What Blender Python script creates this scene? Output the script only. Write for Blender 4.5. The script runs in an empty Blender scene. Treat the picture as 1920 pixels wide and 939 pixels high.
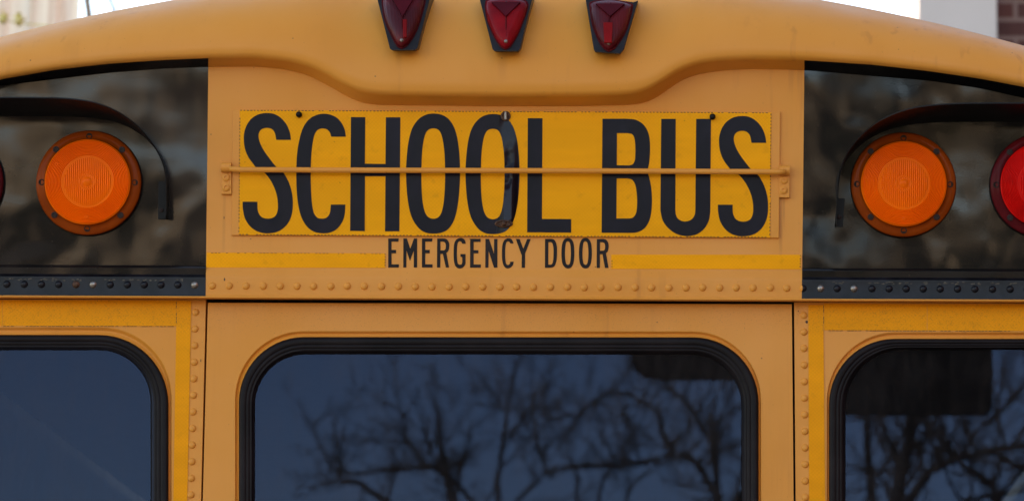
import bpy, bmesh, math, random
import numpy as np
from mathutils import Vector, Matrix, Euler

random.seed(7)
sc = bpy.context.scene
C = sc.collection

# ------------------------------------------------------------------ camera
CAM = Vector((0.35, -6.0, 1.6)); AIM_Z = 2.75
PITCH = math.atan2(AIM_Z - CAM.z, -CAM.y)
DIST = math.hypot(AIM_Z - CAM.z, CAM.y)
SC = 0.00093
FPX = DIST / SC
cd = bpy.data.cameras.new('camera'); cam = bpy.data.objects.new('camera', cd); C.objects.link(cam)
cam.location = CAM
ROLL = math.radians(0.24)
rotm = Euler((math.pi/2 + PITCH, 0, 0)).to_matrix() @ Matrix.Rotation(ROLL, 3, 'Z')
cam.rotation_euler = rotm.to_euler()
cd.sensor_width = 36; cd.lens = 36*FPX/1920
SHX = -CAM.x/(1920*SC)
cd.shift_x = SHX
cd.clip_start = 0.1; cd.clip_end = 3000
cd.dof.use_dof = True; cd.dof.focus_distance = DIST - 0.03; cd.dof.aperture_fstop = 8.0
sc.camera = cam

# ------------------------------------------------------------------ light
SUN_EL, SUN_AZ = 24.0, -40.0          # azimuth from +Y, negative towards -X
sdir = Vector((math.sin(math.radians(SUN_AZ))*math.cos(math.radians(SUN_EL)),
               math.cos(math.radians(SUN_AZ))*math.cos(math.radians(SUN_EL)), math.sin(math.radians(SUN_EL))))
w = bpy.data.worlds.new('World'); sc.world = w; w.use_nodes = True
nt = w.node_tree; bg = nt.nodes['Background']
sky = nt.nodes.new('ShaderNodeTexSky'); sky.sky_type = 'NISHITA'; sky.sun_disc = False
sky.sun_elevation = math.radians(SUN_EL); sky.sun_rotation = math.radians(SUN_AZ)
sky.air_density = 1.0; sky.dust_density = 0.0; sky.ozone_density = 2.5; sky.altitude = 2500
wb = nt.nodes.new('ShaderNodeMix'); wb.data_type = 'RGBA'; wb.blend_type = 'MULTIPLY'; wb.inputs[0].default_value = 1.0
wb.inputs[7].default_value = (1.34, 1.0, 0.72, 1)       # camera balanced for open shade
nt.links.new(sky.outputs[0], wb.inputs[6]); nt.links.new(wb.outputs[2], bg.inputs[0]); bg.inputs[1].default_value = 0.15
sl = bpy.data.lights.new('sun', 'SUN'); so = bpy.data.objects.new('sun', sl); C.objects.link(so)
sl.energy = 5.0; sl.angle = math.radians(0.5); sl.color = (1.0, 0.9, 0.76)
so.rotation_euler = sdir.to_track_quat('Z', 'Y').to_euler()
sc.view_settings.view_transform = 'Standard'; sc.view_settings.look = 'None'
sc.view_settings.exposure = 2.28; sc.view_settings.gamma = 1

# ------------------------------------------------------------------ pixel -> point on a physical plane
def ray(px, py):
    d = Vector(((px-960)/FPX + SHX*1920/FPX, -(py-469.5)/FPX, -1.0))
    return rotm @ d
LEAN = 0.085                                   # header panel leans out towards its top (radians)
ZB = 2.67                                      # height of the header panel's lower edge
nW = Vector((0, -1, 0)); pW = Vector((0, 0.021, 0))
nH = Vector((0, -math.cos(LEAN), -math.sin(LEAN))); pH = Vector((0, 0, ZB))
def onp(px, py, n, p0, off=0.0):
    d = ray(px, py); q = p0 + n*off
    t = (q-CAM).dot(n)/d.dot(n)
    return CAM + d*t
def H(px, py, off=0.0): return onp(px, py, nH, pH, off)
def W(px, py, off=0.0): return onp(px, py, nW, pW, off)
def Y(px, py, y): return onp(px, py, Vector((0,-1,0)), Vector((0,y,0)))
YG = 0.027
def MR(px, py, dist):                            # where a thing stands that the glass mirrors at this spot
    p = Y(px, py, 2*YG+dist); return Vector((p.x, -dist, p.z))
def proj_py(P):
    q = rotm.transposed() @ (P-CAM)
    return 469.5 - (q.y/-q.z)*FPX
def proj_px(P):
    q = rotm.transposed() @ (P-CAM)
    return 960 + (q.x/-q.z)*FPX - SHX*1920

# ------------------------------------------------------------------ objects
def link(name, me, mat=None, parent=None, smooth=False):
    o = bpy.data.objects.new(name, me); C.objects.link(o)
    if mat is not None:
        for m in (mat if isinstance(mat, (list, tuple)) else [mat]): me.materials.append(m)
    if smooth: me.polygons.foreach_set('use_smooth', [True]*len(me.polygons))
    if parent is not None:
        o.parent = parent
        if parent.type == 'EMPTY': o.matrix_parent_inverse = Matrix.Translation(-Vector(parent.location))
    return o
def obj(name, bm, mat, parent=None, smooth=False, label=None):
    bmesh.ops.recalc_face_normals(bm, faces=bm.faces)
    me = bpy.data.meshes.new(name); bm.to_mesh(me); bm.free()
    o = link(name, me, mat, parent, smooth)
    if label: o['label'] = label
    return o
def empty(name, loc, label, cat, group=None):
    o = bpy.data.objects.new(name, None); C.objects.link(o); o.location = loc
    o['label'] = label; o['category'] = cat
    if group: o['group'] = group
    return o
def grid(rows, closed=False, bm=None, flip=False):
    bm = bm or bmesh.new()
    vs = [[bm.verts.new(p) for p in r] for r in rows]
    n = len(rows[0])
    for a, b in zip(vs[:-1], vs[1:]):
        for i in range(n if closed else n-1):
            j = (i+1) % n
            bm.faces.new((a[i], a[j], b[j], b[i]))
    return bm
def poly(pts, bm=None):
    bm = bm or bmesh.new(); bm.faces.new([bm.verts.new(p) for p in pts]); return bm
def fill(loops, bm=None):                        # flat region with holes
    bm = bm or bmesh.new(); es = []
    for L in loops:
        v = [bm.verts.new(p) for p in L]
        es += [bm.edges.new((v[i], v[(i+1) % len(v)])) for i in range(len(v))]
    bmesh.ops.triangle_fill(bm, edges=es, use_beauty=True)
    return bm
def prism(pts, n, th, bm=None):                  # outline extruded back by th along -n
    bm = bm or bmesh.new()
    a = [bm.verts.new(p) for p in pts]; b = [bm.verts.new(Vector(p)-n*th) for p in pts]
    bm.faces.new(a); bm.faces.new(b[::-1])
    for i in range(len(a)):
        j = (i+1) % len(a); bm.faces.new((a[i], b[i], b[j], a[j]))
    return bm
def bev(bm, w, seg=2):
    bmesh.ops.bevel(bm, geom=[e for e in bm.edges], offset=w, segments=seg, affect='EDGES', profile=.5); return bm
def tube(pts, rad, n=8, bm=None, caps=True):
    bm = bm or bmesh.new(); pts = [Vector(p) for p in pts]; rings = []
    if not hasattr(rad, '__len__'): rad = [rad]*len(pts)
    for i, p in enumerate(pts):
        t = (pts[min(i+1, len(pts)-1)]-pts[max(i-1, 0)]).normalized()
        up = Vector((0,1,0)) if abs(t.y) < .8 else Vector((1,0,0))
        u = t.cross(up).normalized(); v = t.cross(u)
        rings.append([bm.verts.new(p+(u*math.cos(2*math.pi*k/n)+v*math.sin(2*math.pi*k/n))*rad[i]) for k in range(n)])
    for a, b in zip(rings[:-1], rings[1:]):
        for k in range(n): bm.faces.new((a[k], a[(k+1)%n], b[(k+1)%n], b[k]))
    if caps: bm.faces.new(rings[0]); bm.faces.new(rings[-1][::-1])
    return bm
def box(lo, hi, bm=None):
    bm = bm or bmesh.new(); x0,y0,z0 = lo; x1,y1,z1 = hi
    v = [bm.verts.new(p) for p in [(x0,y0,z0),(x1,y0,z0),(x1,y1,z0),(x0,y1,z0),(x0,y0,z1),(x1,y0,z1),(x1,y1,z1),(x0,y1,z1)]]
    for f in [(0,3,2,1),(4,5,6,7),(0,1,5,4),(1,2,6,5),(2,3,7,6),(3,0,4,7)]: bm.faces.new([v[i] for i in f])
    return bm
def smooth_path(pts, k=6):                       # catmull-rom through open points
    pts = [np.array(p, float) for p in pts]
    if len(pts) < 3: return pts
    out = []
    P = [2*pts[0]-pts[1]]+pts+[2*pts[-1]-pts[-2]]
    for i in range(1, len(P)-2):
        for s in range(k):
            t = s/k
            out.append(.5*((2*P[i])+(-P[i-1]+P[i+1])*t+(2*P[i-1]-5*P[i]+4*P[i+1]-P[i+2])*t*t+(-P[i-1]+3*P[i]-3*P[i+1]+P[i+2])*t**3))
    out.append(pts[-1]); return out

# ------------------------------------------------------------------ materials
def new(name):
    m = bpy.data.materials.new(name); m.use_nodes = True
    return m, m.node_tree, m.node_tree.nodes['Principled BSDF']
def N(t, typ, **kw):
    n = t.nodes.new(typ)
    for k, v in kw.items(): setattr(n, k, v)
    return n
def noise(t, scale, detail=3, rough=.5, vec=None, coord='Object', mapping=None):
    n = N(t, 'ShaderNodeTexNoise'); n.inputs['Scale'].default_value = scale
    n.inputs['Detail'].default_value = detail; n.inputs['Roughness'].default_value = rough
    tc = N(t, 'ShaderNodeTexCoord'); src = tc.outputs[coord]
    if mapping:
        mp = N(t, 'ShaderNodeMapping'); mp.inputs['Scale'].default_value = mapping
        t.links.new(src, mp.inputs[0]); src = mp.outputs[0]
    t.links.new(src, n.inputs['Vector']); return n
def ramp(t, src, p0, p1, c0=0.0, c1=1.0):
    r = N(t, 'ShaderNodeMapRange'); r.inputs['From Min'].default_value = p0; r.inputs['From Max'].default_value = p1
    r.inputs['To Min'].default_value = c0; r.inputs['To Max'].default_value = c1; r.interpolation_type = 'SMOOTHSTEP'
    t.links.new(src, r.inputs['Value']); return r.outputs['Result']
def mix(t, fac, a, b):
    m = N(t, 'ShaderNodeMix', data_type='RGBA')
    if isinstance(fac, float): m.inputs[0].default_value = fac
    else: t.links.new(fac, m.inputs[0])
    for i, c in ((6, a), (7, b)):
        if isinstance(c, tuple): m.inputs[i].default_value = (*c, 1)
        else: t.links.new(c, m.inputs[i])
    return m.outputs[2]
def mul(t, a, b):
    m = N(t, 'ShaderNodeMath', operation='MULTIPLY')
    for i, c in ((0, a), (1, b)):
        if isinstance(c, (int, float)): m.inputs[i].default_value = c
        else: t.links.new(c, m.inputs[i])
    return m.outputs[0]
def bump(t, p, items):
    prev = None
    for h, dist, st in items:
        b = N(t, 'ShaderNodeBump'); b.inputs['Distance'].default_value = dist; b.inputs['Strength'].default_value = st
        t.links.new(h, b.inputs['Height'])
        if prev is not None: t.links.new(prev, b.inputs['Normal'])
        prev = b.outputs[0]
    t.links.new(prev, p.inputs['Normal'])
def specks(t, scale, thr, size):                  # sparse small spots
    v = N(t, 'ShaderNodeTexVoronoi'); v.inputs['Scale'].default_value = scale
    tc = N(t, 'ShaderNodeTexCoord'); t.links.new(tc.outputs['Object'], v.inputs['Vector'])
    near = ramp(t, v.outputs['Distance'], size, size*.4)
    sep = N(t, 'ShaderNodeSeparateColor'); t.links.new(v.outputs['Color'], sep.inputs[0])
    keep = ramp(t, sep.outputs[0], thr, thr+.005)
    return mul(t, near, keep)
def zmask(t, z0, z1):                             # 0 below z0 .. 1 at z1, along the object's height
    tc = N(t, 'ShaderNodeTexCoord'); s = N(t, 'ShaderNodeSeparateXYZ'); t.links.new(tc.outputs['Object'], s.inputs[0])
    return ramp(t, s.outputs[2], z0, z1)

YEL = (0.70, 0.285, 0.040)
def yellow_paint(name='yellow_paint', grime=None):
    m, t, p = new(name)
    n1 = noise(t, 2.2, 4, .6); n2 = noise(t, 9, 5, .65, mapping=(1.0, 1.0, .25))
    col = mix(t, ramp(t, n1.outputs[0], .35, .7), (YEL[0]*.97, YEL[1]*.96, YEL[2]*.85), (YEL[0]*1.02, YEL[1]*1.06, YEL[2]*1.35))
    col = mix(t, mul(t, ramp(t, n2.outputs[0], .55, .85), .22), col, (.42, .17, .04))
    st = noise(t, 1.0, 3, .6, mapping=(38, 38, 1.6)); st2 = noise(t, 3.3, 2)
    col = mix(t, mul(t, mul(t, ramp(t, st.outputs[0], .56, .72), ramp(t, st2.outputs[0], .45, .65)), .30), col, (.36, .13, .03))
    tc = N(t, 'ShaderNodeTexCoord'); sx = N(t, 'ShaderNodeSeparateXYZ'); t.links.new(tc.outputs['Object'], sx.inputs[0])
    for (qx, qt, qb, hw, am) in ((1464, 372, 505, .0045, .42), (1470, 372, 440, .003, .35), (945, 100, 178, .012, .20), (421, 366, 520, .004, .22), (1139, 104, 150, .008, .16), (752, 98, 150, .008, .16)):
        P0, P1 = H(qx, qt), H(qx, qb); x0_ = P0.x
        ab = N(t, 'ShaderNodeMath', operation='SUBTRACT'); t.links.new(sx.outputs[0], ab.inputs[0]); ab.inputs[1].default_value = x0_
        ab2 = N(t, 'ShaderNodeMath', operation='ABSOLUTE'); t.links.new(ab.outputs[0], ab2.inputs[0])
        k_ = mul(t, ramp(t, ab2.outputs[0], hw, hw*.2), mul(t, ramp(t, sx.outputs[2], P1.z, P1.z+(P0.z-P1.z)*.6), ramp(t, sx.outputs[2], P0.z+.004, P0.z-.002)))
        k_ = mul(t, k_, ramp(t, n2.outputs[0], .3, .6, .5, 1.0))
        col = mix(t, mul(t, k_, am), col, (.26, .085, .022))
    col = mix(t, mul(t, specks(t, 55, .93, .10), .75), col, (.12, .05, .02))
    col = mix(t, mul(t, specks(t, 160, .9, .16), .45), col, (.2, .09, .03))
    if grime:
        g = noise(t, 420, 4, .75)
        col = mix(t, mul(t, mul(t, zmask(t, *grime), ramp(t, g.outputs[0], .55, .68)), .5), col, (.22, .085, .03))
    t.links.new(col, p.inputs['Base Color'])
    p.inputs['Roughness'].default_value = .42
    t.links.new(ramp(t, n2.outputs[0], .3, .8, .36, .52), p.inputs['Roughness'])
    p.inputs['Specular IOR Level'].default_value = .22
    a = noise(t, 900, 2); b = noise(t, 3.5, 2)
    bump(t, p, [(b.outputs[0], .004, .5), (a.outputs[0], .0002, .35)])
    return m
M_yel = yellow_paint()
ZT = 2.63
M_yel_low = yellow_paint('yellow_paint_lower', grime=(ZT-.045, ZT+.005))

def sheeting(name, col, grime=None):
    m, t, p = new(name)
    tc = N(t, 'ShaderNodeTexCoord'); mp = N(t, 'ShaderNodeMapping'); mp.inputs['Rotation'].default_value = (0, math.radians(45), 0)
    mp.inputs['Scale'].default_value = (1, 0, 1)
    t.links.new(tc.outputs['Object'], mp.inputs[0])
    ch = N(t, 'ShaderNodeTexVoronoi'); ch.distance = 'CHEBYCHEV'; ch.inputs['Randomness'].default_value = 0.0; ch.inputs['Scale'].default_value = 210
    t.links.new(mp.outputs[0], ch.inputs['Vector'])
    cell = ramp(t, ch.outputs['Distance'], .34, .5)
    n1 = noise(t, 7, 3, .6, mapping=(.5, 1, 2.5)); n2 = noise(t, 60, 3)
    c = mix(t, ramp(t, n1.outputs[0], .35, .7), tuple(x*.94 for x in col), tuple(min(1, x*1.05) for x in col))
    c = mix(t, mul(t, cell, .20), c, (col[0]*.62, col[1]*.55, .004))
    c = mix(t, mul(t, ramp(t, n2.outputs[0], .6, .75), .16), c, (.35, .14, .01))
    c = mix(t, mul(t, specks(t, 90, .93, .12), .6), c, (.12, .05, .02))
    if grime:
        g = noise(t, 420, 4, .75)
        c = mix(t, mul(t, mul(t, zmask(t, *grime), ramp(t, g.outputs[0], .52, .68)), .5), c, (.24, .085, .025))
    t.links.new(c, p.inputs['Base Color']); p.inputs['Roughness'].default_value = .45; p.inputs['Specular IOR Level'].default_value = .08
    bump(t, p, [(ch.outputs['Distance'], .0004, .35), (n1.outputs[0], .002, .4)])
    return m
M_sheet = sheeting('sign_sheeting', (.88, .37, .002))
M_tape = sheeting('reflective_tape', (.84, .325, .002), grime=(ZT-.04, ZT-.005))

def black_letter(name, c=(.0045, .0045, .0095), r=.35, buckle=False):
    m, t, p = new(name)
    n = noise(t, 14, 4, .6); n2 = noise(t, 700, 2); n3 = noise(t, 6, 2, .5, mapping=(3, 1, .5))
    t.links.new(mix(t, ramp(t, n.outputs[0], .4, .75), c, (c[0]*2.0, c[1]*1.7, c[2]*1.7)), p.inputs['Base Color'])
    p.inputs['Roughness'].default_value = r; p.inputs['Specular IOR Level'].default_value = .16
    tc = N(t, 'ShaderNodeTexCoord'); sx = N(t, 'ShaderNodeSeparateXYZ'); t.links.new(tc.outputs['Object'], sx.inputs[0])
    def M_(op, a, b=0.0):
        q = N(t, 'ShaderNodeMath', operation=op)
        for i, c_ in ((0, a), (1, b)):
            if isinstance(c_, (int, float)): q.inputs[i].default_value = c_
            else: t.links.new(c_, q.inputs[i])
        return q.outputs[0]
    d = M_('ABSOLUTE', M_('ADD', sx.outputs[0], .0075)); mk = ramp(t, d, .019, .006)
    mk = mul(t, mk, ramp(t, noise(t, 16, 2, .5, mapping=(1.6, 1, 1)).outputs[0], .30, .55))
    hgt = mul(t, mk, M_('MULTIPLY', M_('SUBTRACT', 2.95, sx.outputs[2]), .17))
    if buckle: t.links.new(ramp(t, mk, 0, 1, .16, .32), p.inputs['Specular IOR Level'])
    bump(t, p, [(n3.outputs[0], .004, .6), (n2.outputs[0], .0004, .3)] + ([(hgt, 1.0, 1.0)] if buckle else []))
    return m
M_letter = black_letter('letter_vinyl')
M_letter2 = black_letter('letter_paint', (.011, .008, .008), .45)

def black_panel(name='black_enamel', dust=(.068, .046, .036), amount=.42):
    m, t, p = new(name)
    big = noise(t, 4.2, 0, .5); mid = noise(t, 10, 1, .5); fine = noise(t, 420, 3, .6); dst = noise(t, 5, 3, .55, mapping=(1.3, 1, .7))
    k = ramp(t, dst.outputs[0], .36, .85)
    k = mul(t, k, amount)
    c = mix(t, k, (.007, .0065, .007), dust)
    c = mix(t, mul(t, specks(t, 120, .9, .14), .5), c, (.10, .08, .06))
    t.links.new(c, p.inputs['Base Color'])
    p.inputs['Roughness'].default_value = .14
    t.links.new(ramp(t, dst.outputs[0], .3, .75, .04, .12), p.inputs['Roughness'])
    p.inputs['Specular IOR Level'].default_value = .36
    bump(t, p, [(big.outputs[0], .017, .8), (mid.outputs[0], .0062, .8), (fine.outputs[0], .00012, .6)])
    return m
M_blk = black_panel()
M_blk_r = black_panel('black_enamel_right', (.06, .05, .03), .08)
def simple(name, col, rough=.5, metal=0.0, spec=.5, nscale=30, var=.3, bmp=0.0, bscale=400, coat=0.0):
    m, t, p = new(name)
    n = noise(t, nscale, 4, .6)
    t.links.new(mix(t, ramp(t, n.outputs[0], .3, .75), tuple(c*(1-var) for c in col), tuple(min(1, c*(1+var)) for c in col)), p.inputs['Base Color'])
    p.inputs['Roughness'].default_value = rough; p.inputs['Metallic'].default_value = metal
    p.inputs['Specular IOR Level'].default_value = spec; p.inputs['Coat Weight'].default_value = coat
    if bmp:
        b = noise(t, bscale, 3); bump(t, p, [(b.outputs[0], bmp, .6)])
    return m
M_blkrail = simple('black_rail_enamel', (.007, .007, .010), .3, spec=.2, nscale=25, var=.6, bmp=.0008, bscale=60)
M_rubber = simple('window_rubber', (.0095, .0070, .0075), .5, spec=.13, nscale=12, var=.35, bmp=.0003)
M_hood = simple('hood_black', (.0045, .0045, .0052), .42, spec=.16, nscale=10, bmp=.001, bscale=30)
M_gap = simple('gap_dark', (.01, .006, .004), .9)
M_silver = simple('bare_metal', (.26, .23, .20), .35, metal=.8, nscale=200)
M_rust = simple('rusty_metal', (.09, .04, .02), .6, metal=.4, nscale=200, var=.6)
M_screw = simple('dark_screw', (.022, .009, .006), .45, metal=.0, spec=.2, nscale=300)
M_int = simple('interior', (.03, .028, .026), .8)
M_edge = simple('cut_edge', (.13, .055, .012), .7, nscale=200)

def lens_mat(name, col, deep, rough=.22):
    m, t, p = new(name)
    n = noise(t, 12, 3, .6)
    t.links.new(mix(t, ramp(t, n.outputs[0], .3, .75), deep, col), p.inputs['Base Color'])
    p.inputs['Roughness'].default_value = rough
    p.inputs['Subsurface Weight'].default_value = 0.0
    p.inputs['Specular IOR Level'].default_value = .06
    return m
M_amb = lens_mat('amber_lens', (.92, .146, .001), (.82, .120, .001))
M_ambc = lens_mat('amber_lens_center', (.93, .142, .001), (.84, .118, .001))
M_ambd = lens_mat('amber_flange', (.27, .046, .003), (.18, .027, .002))
M_red = lens_mat('red_lens', (.75, .006, .004), (.50, .005, .004))
M_redd = lens_mat('red_flange', (.10, .006, .008), (.055, .004, .007))

def marker_lens():
    m, t, p = new('marker_red_plastic')
    n = noise(t, 16, 2, .5)
    t.links.new(mix(t, ramp(t, n.outputs[0], .35, .65), (.05, .003, .006), (.10, .004, .007)), p.inputs['Base Color'])
    p.inputs['Roughness'].default_value = .3; p.inputs['Specular IOR Level'].default_value = .16
    wv = N(t, 'ShaderNodeTexWave'); wv.inputs['Scale'].default_value = 120; wv.bands_direction = 'X'
    tc = N(t, 'ShaderNodeTexCoord'); t.links.new(tc.outputs['Object'], wv.inputs[0])
    bump(t, p, [(wv.outputs['Fac'], .0006, .5)])
    return m
M_mark = marker_lens()
M_mark_bright = lens_mat('marker_red_bright', (.24, .006, .010), (.10, .004, .008), .18)
M_mkh = simple('marker_housing', (.013, .011, .013), .34, spec=.22, nscale=60, bmp=.0003)

def glass():
    m = bpy.data.materials.new('tinted_glass'); m.use_nodes = True; t = m.node_tree
    t.nodes.remove(t.nodes['Principled BSDF']); out = t.nodes['Material Output']
    tr = N(t, 'ShaderNodeBsdfTransparent'); tr.inputs[0].default_value = (.16, .17, .17, 1)
    gl = N(t, 'ShaderNodeBsdfGlossy'); gl.inputs['Roughness'].default_value = .0; gl.inputs[0].default_value = (.37, .53, .97, 1)
    fr = N(t, 'ShaderNodeFresnel'); fr.inputs[0].default_value = 1.36
    mx = N(t, 'ShaderNodeMixShader'); t.links.new(fr.outputs[0], mx.inputs[0]); t.links.new(tr.outputs[0], mx.inputs[1]); t.links.new(gl.outputs[0], mx.inputs[2])
    # thin film of dust on the outside
    df = N(t, 'ShaderNodeBsdfDiffuse'); df.inputs[0].default_value = (.10, .085, .08, 1)
    n1 = noise(t, 5, 4, .6); n2 = noise(t, 60, 4, .7, mapping=(1, 1, .3))
    k = mul(t, ramp(t, n1.outputs[0], .3, .75, .6, 1.2), ramp(t, n2.outputs[0], .35, .7, .07, .13))
    m2 = N(t, 'ShaderNodeMixShader'); t.links.new(k, m2.inputs[0]); t.links.new(mx.outputs[0], m2.inputs[1]); t.links.new(df.outputs[0], m2.inputs[2])
    t.links.new(m2.outputs[0], out.inputs[0]); return m
M_glass = glass()
M_mirrored = simple('mirrored_dark', (.005, .006, .006), .5, spec=.05, nscale=8, var=.5)

# ================================================================== SETTING
bm = bmesh.new(); s = 1500
poly([(-s,-s,0),(s,-s,0),(s,s,0),(-s,s,0)], bm)
M_ground = simple('concrete_ground', (.10, .086, .07), .9, nscale=3, var=.25)
g = obj('ground', bm, M_ground); g['kind'] = 'structure'; g['label'] = 'pale concrete ground under the school bus'
g['category'] = 'ground'

# building behind the bus, upper left
def siding_mat():
    m, t, p = new('cream_siding')
    n = noise(t, 1.6, 3, .6, mapping=(4, 4, .15)); n2 = noise(t, 5, 3, .6, mapping=(5, 5, .3))
    c = mix(t, ramp(t, n.outputs[0], .4, .6), (.86, .76, .62), (.66, .50, .38))
    c = mix(t, mul(t, ramp(t, n2.outputs[0], .5, .65), .5), c, (.85, .80, .72))
    t.links.new(c, p.inputs['Base Color']); p.inputs['Roughness'].default_value = .8; return m
YB = 16.0
a0 = Y(150, 0, YB); a1x = Y(-2600, 0, YB).x
e = empty('cream_building', (a0.x-4, YB, 0), 'cream building with upright beige panels behind the left end of the bus roof', 'building')
bm = bmesh.new()
x0, x1, zt = a0.x-9, a0.x, 13.0
rows = []
xs = []; x = x0
rib = []
while x < x1-.01:
    rib += [(x, 0), (x+.02, -.035), (x+.16, -.035), (x+.18, 0), (min(x+.30, x1), 0)]; x += .30
pr = [Vector((a, YB+b+(x1-a)*(-.35), 0)) for a, b in rib]
grid([[p for p in pr], [p+Vector((0,0,zt)) for p in pr]], bm=bm)
obj('wall', bm, siding_mat(), e)
bm = box((x0, YB+3.2, 0), (x1-3.0, YB+9, zt-.05)); obj('rear_block', bm, M_int, e)
bm = bmesh.new()
qa, qb = pr[0], pr[-1]
prism([qa+Vector((-.1,-.12,zt)), qb+Vector((.1,-.12,zt)), qb+Vector((.1,-.12,zt+.3)), qa+Vector((-.1,-.12,zt+.3))], Vector((0,-1,0)), 3.0, bm)
obj('parapet', bm, simple('cream_trim', (.78,.72,.62), .7), e)

# building behind the bus, upper right
def brick_mat():
    m, t, p = new('dark_brick')
    tc = N(t, 'ShaderNodeTexCoord'); mp = N(t, 'ShaderNodeMapping'); mp.inputs['Rotation'].default_value = (math.radians(90), 0, 0)
    t.links.new(tc.outputs['Object'], mp.inputs[0])
    b = N(t, 'ShaderNodeTexBrick'); b.inputs['Scale'].default_value = 1.0
    b.inputs['Brick Width'].default_value = .26; b.inputs['Row Height'].default_value = .10; b.inputs['Mortar Size'].default_value = .012
    b.inputs['Color1'].default_value = (.10,.030,.022,1); b.inputs['Color2'].default_value = (.07,.024,.02,1); b.inputs['Mortar'].default_value = (.2,.13,.11,1)
    t.links.new(mp.outputs[0], b.inputs[0]); t.links.new(b.outputs[0], p.inputs['Base Color'])
    p.inputs['Roughness'].default_value = .85; return m
YR = 12.0
c0 = Y(1723, 20, YR-.2).x; c1 = Y(1868, 20, YR-.2).x
e = empty('brick_building', (c1+2, YR, 0), 'dark brick building with a pale corner pier behind the right end of the roof', 'building')
obj('brick_wall', box((c1-.02, YR, 0), (c1+7, YR+8, 9.5)), brick_mat(), e)
sk = (c0-.35)/18*8.3*1.7
obj('corner_pier', prism([Vector((c0, YR-.2, 0)), Vector((c1, YR-.2, 0)), Vector((c1, YR-.2, 9.8)), Vector((c0, YR-.2, 9.8))], Vector((-sk, -8.3, 0)), 1.0), simple('pale_render', (.60,.55,.52), .8, nscale=2, var=.04), e)
obj('coping', box((c0-.04, YR-.3, 9.8), (c1+7.1, YR+8.2, 10.05)), simple('coping', (.45,.42,.4), .7), e)

# opposite the bus, behind the photographer
def far_wall():
    m, t, p = new('tan_brick')
    n = noise(t, .5, 3); t.links.new(mix(t, n.outputs[0], (.34,.24,.15), (.50,.38,.25)), p.inputs['Base Color'])
    p.inputs['Roughness'].default_value = .85; return m
def low_building(x0, x1, y, h, label):
    e = empty('low_building', ((x0+x1)/2, y, 0), label, 'building', 'low buildings across the street')
    wx = []; bm = bmesh.new(); win = bmesh.new()
    obj('wall', box((x0, y-8, 0), (x1, y, h)), far_wall(), e)
    x = x0+.9; k = 0
    while x < x1-1.6 and k < 14:
        for z in (1.0, 3.4):
            if z+1.3 < h:
                o = obj('window', box((x, y-.02, z), (x+1.0, y+.03, z+1.35)), M_rubber, e)
        x += 2.6; k += 1
    obj('cornice', box((x0-.15, y-8.1, h), (x1+.15, y+.15, h+.25)), simple('cornice', (.5,.45,.38), .8), e)
low_building(-21, -5.5, -34, 6.0, 'tan brick building across the street reflected left in the black panels')
low_building(-4.5, 14, -36, 6.1, 'longer tan brick building across the street reflected right in the black panels')

M_ever = simple('evergreen', (.022, .030, .014), .85, nscale=6, var=.5)
M_bark0 = simple('dark_bark', (.04, .03, .022), .9)
def evergreen(x, y, h, label, seed):  # unseen evergreens added as dark shapes for the lamp panels to reflect
    rnd = random.Random(seed)
    e = empty('added_evergreen', (x, y, 0), label, 'tree', 'evergreens added for dark reflections')
    obj('trunk', tube([(x, y, 0), (x, y, h*.5), (x, y, h*.95)], [.12, .08, .02], 8), M_bark0, e, True)
    bm = bmesh.new()
    for k in range(1700):
        t = rnd.random()**.8; z = .35+(h-.35)*t; R_ = (1-t)**.6*h*.26+.06
        a = rnd.uniform(0, 6.283); rr_ = R_*math.sqrt(rnd.uniform(.15, 1))*rnd.uniform(.8, 1.15)
        c_ = Vector((x+rr_*math.cos(a), y+rr_*math.sin(a), z))
        o_ = Vector((math.cos(a), math.sin(a), -.35)).normalized(); w_ = Vector((-math.sin(a), math.cos(a), rnd.uniform(-.4, .4)))
        L_ = rnd.uniform(.2, .42); poly([c_-w_*L_*.4, c_+o_*L_, c_+w_*L_*.4, c_-o_*L_*.3+Vector((0,0,.08))], bm)
    obj('crown', bm, M_ever, e)
for i, (x_, y_, h_, lb_) in enumerate(((-10.6, -30, 5.5, 'added evergreen across the street, farthest left'), (-4.9, -31, 5.9, 'added evergreen across the street, second from the left'),
        (.7, -30, 5.9, 'added evergreen across the street opposite the bus door'), (2.5, -31, 5.6, 'added lower evergreen across the street just right of the bus door'), (5.6, -30, 5.8, 'added evergreen across the street, farthest right'))):
    evergreen(x_, y_, h_, lb_, i)
# ------------------------------------------------------------------ bare trees
e = empty('side_light_blocker', (12, -4, 0), 'tall dark brick block added out of view on the right to cut sky light', 'building')  # unseen block added to dim the sky light from the right
obj('wall', box((8, -18, 0), (16, 8, 11)), bpy.data.materials['dark_brick'], e)
M_bark = simple('bark', (.06, .042, .03), .9, nscale=8, var=.4)
def twigs(bm, p, d, L, r, lvl, rnd):
    n = 4; pts = [p]; cur = Vector(p); dd = Vector(d)
    for i in range(n):
        dd = (dd + Vector((rnd.gauss(0,.2), rnd.gauss(0,.2), rnd.gauss(.07,.18)))).normalized()
        cur = cur + dd*L/n; pts.append(cur.copy())
    tube(pts, [max(r*(1-.75*i/n), .003) for i in range(n+1)], 5, bm, caps=False)
    if lvl > 0:
        for q in pts[1:]:
            if rnd.random() < .8:
                v = (dd + Vector((rnd.gauss(0,.8), rnd.gauss(0,.5), rnd.gauss(.25,.6)))).normalized()
                twigs(bm, q, v, L*rnd.uniform(.4,.65), r*.5, lvl-1, rnd)
def px_len(dist): return (6.1+dist)/FPX
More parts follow.
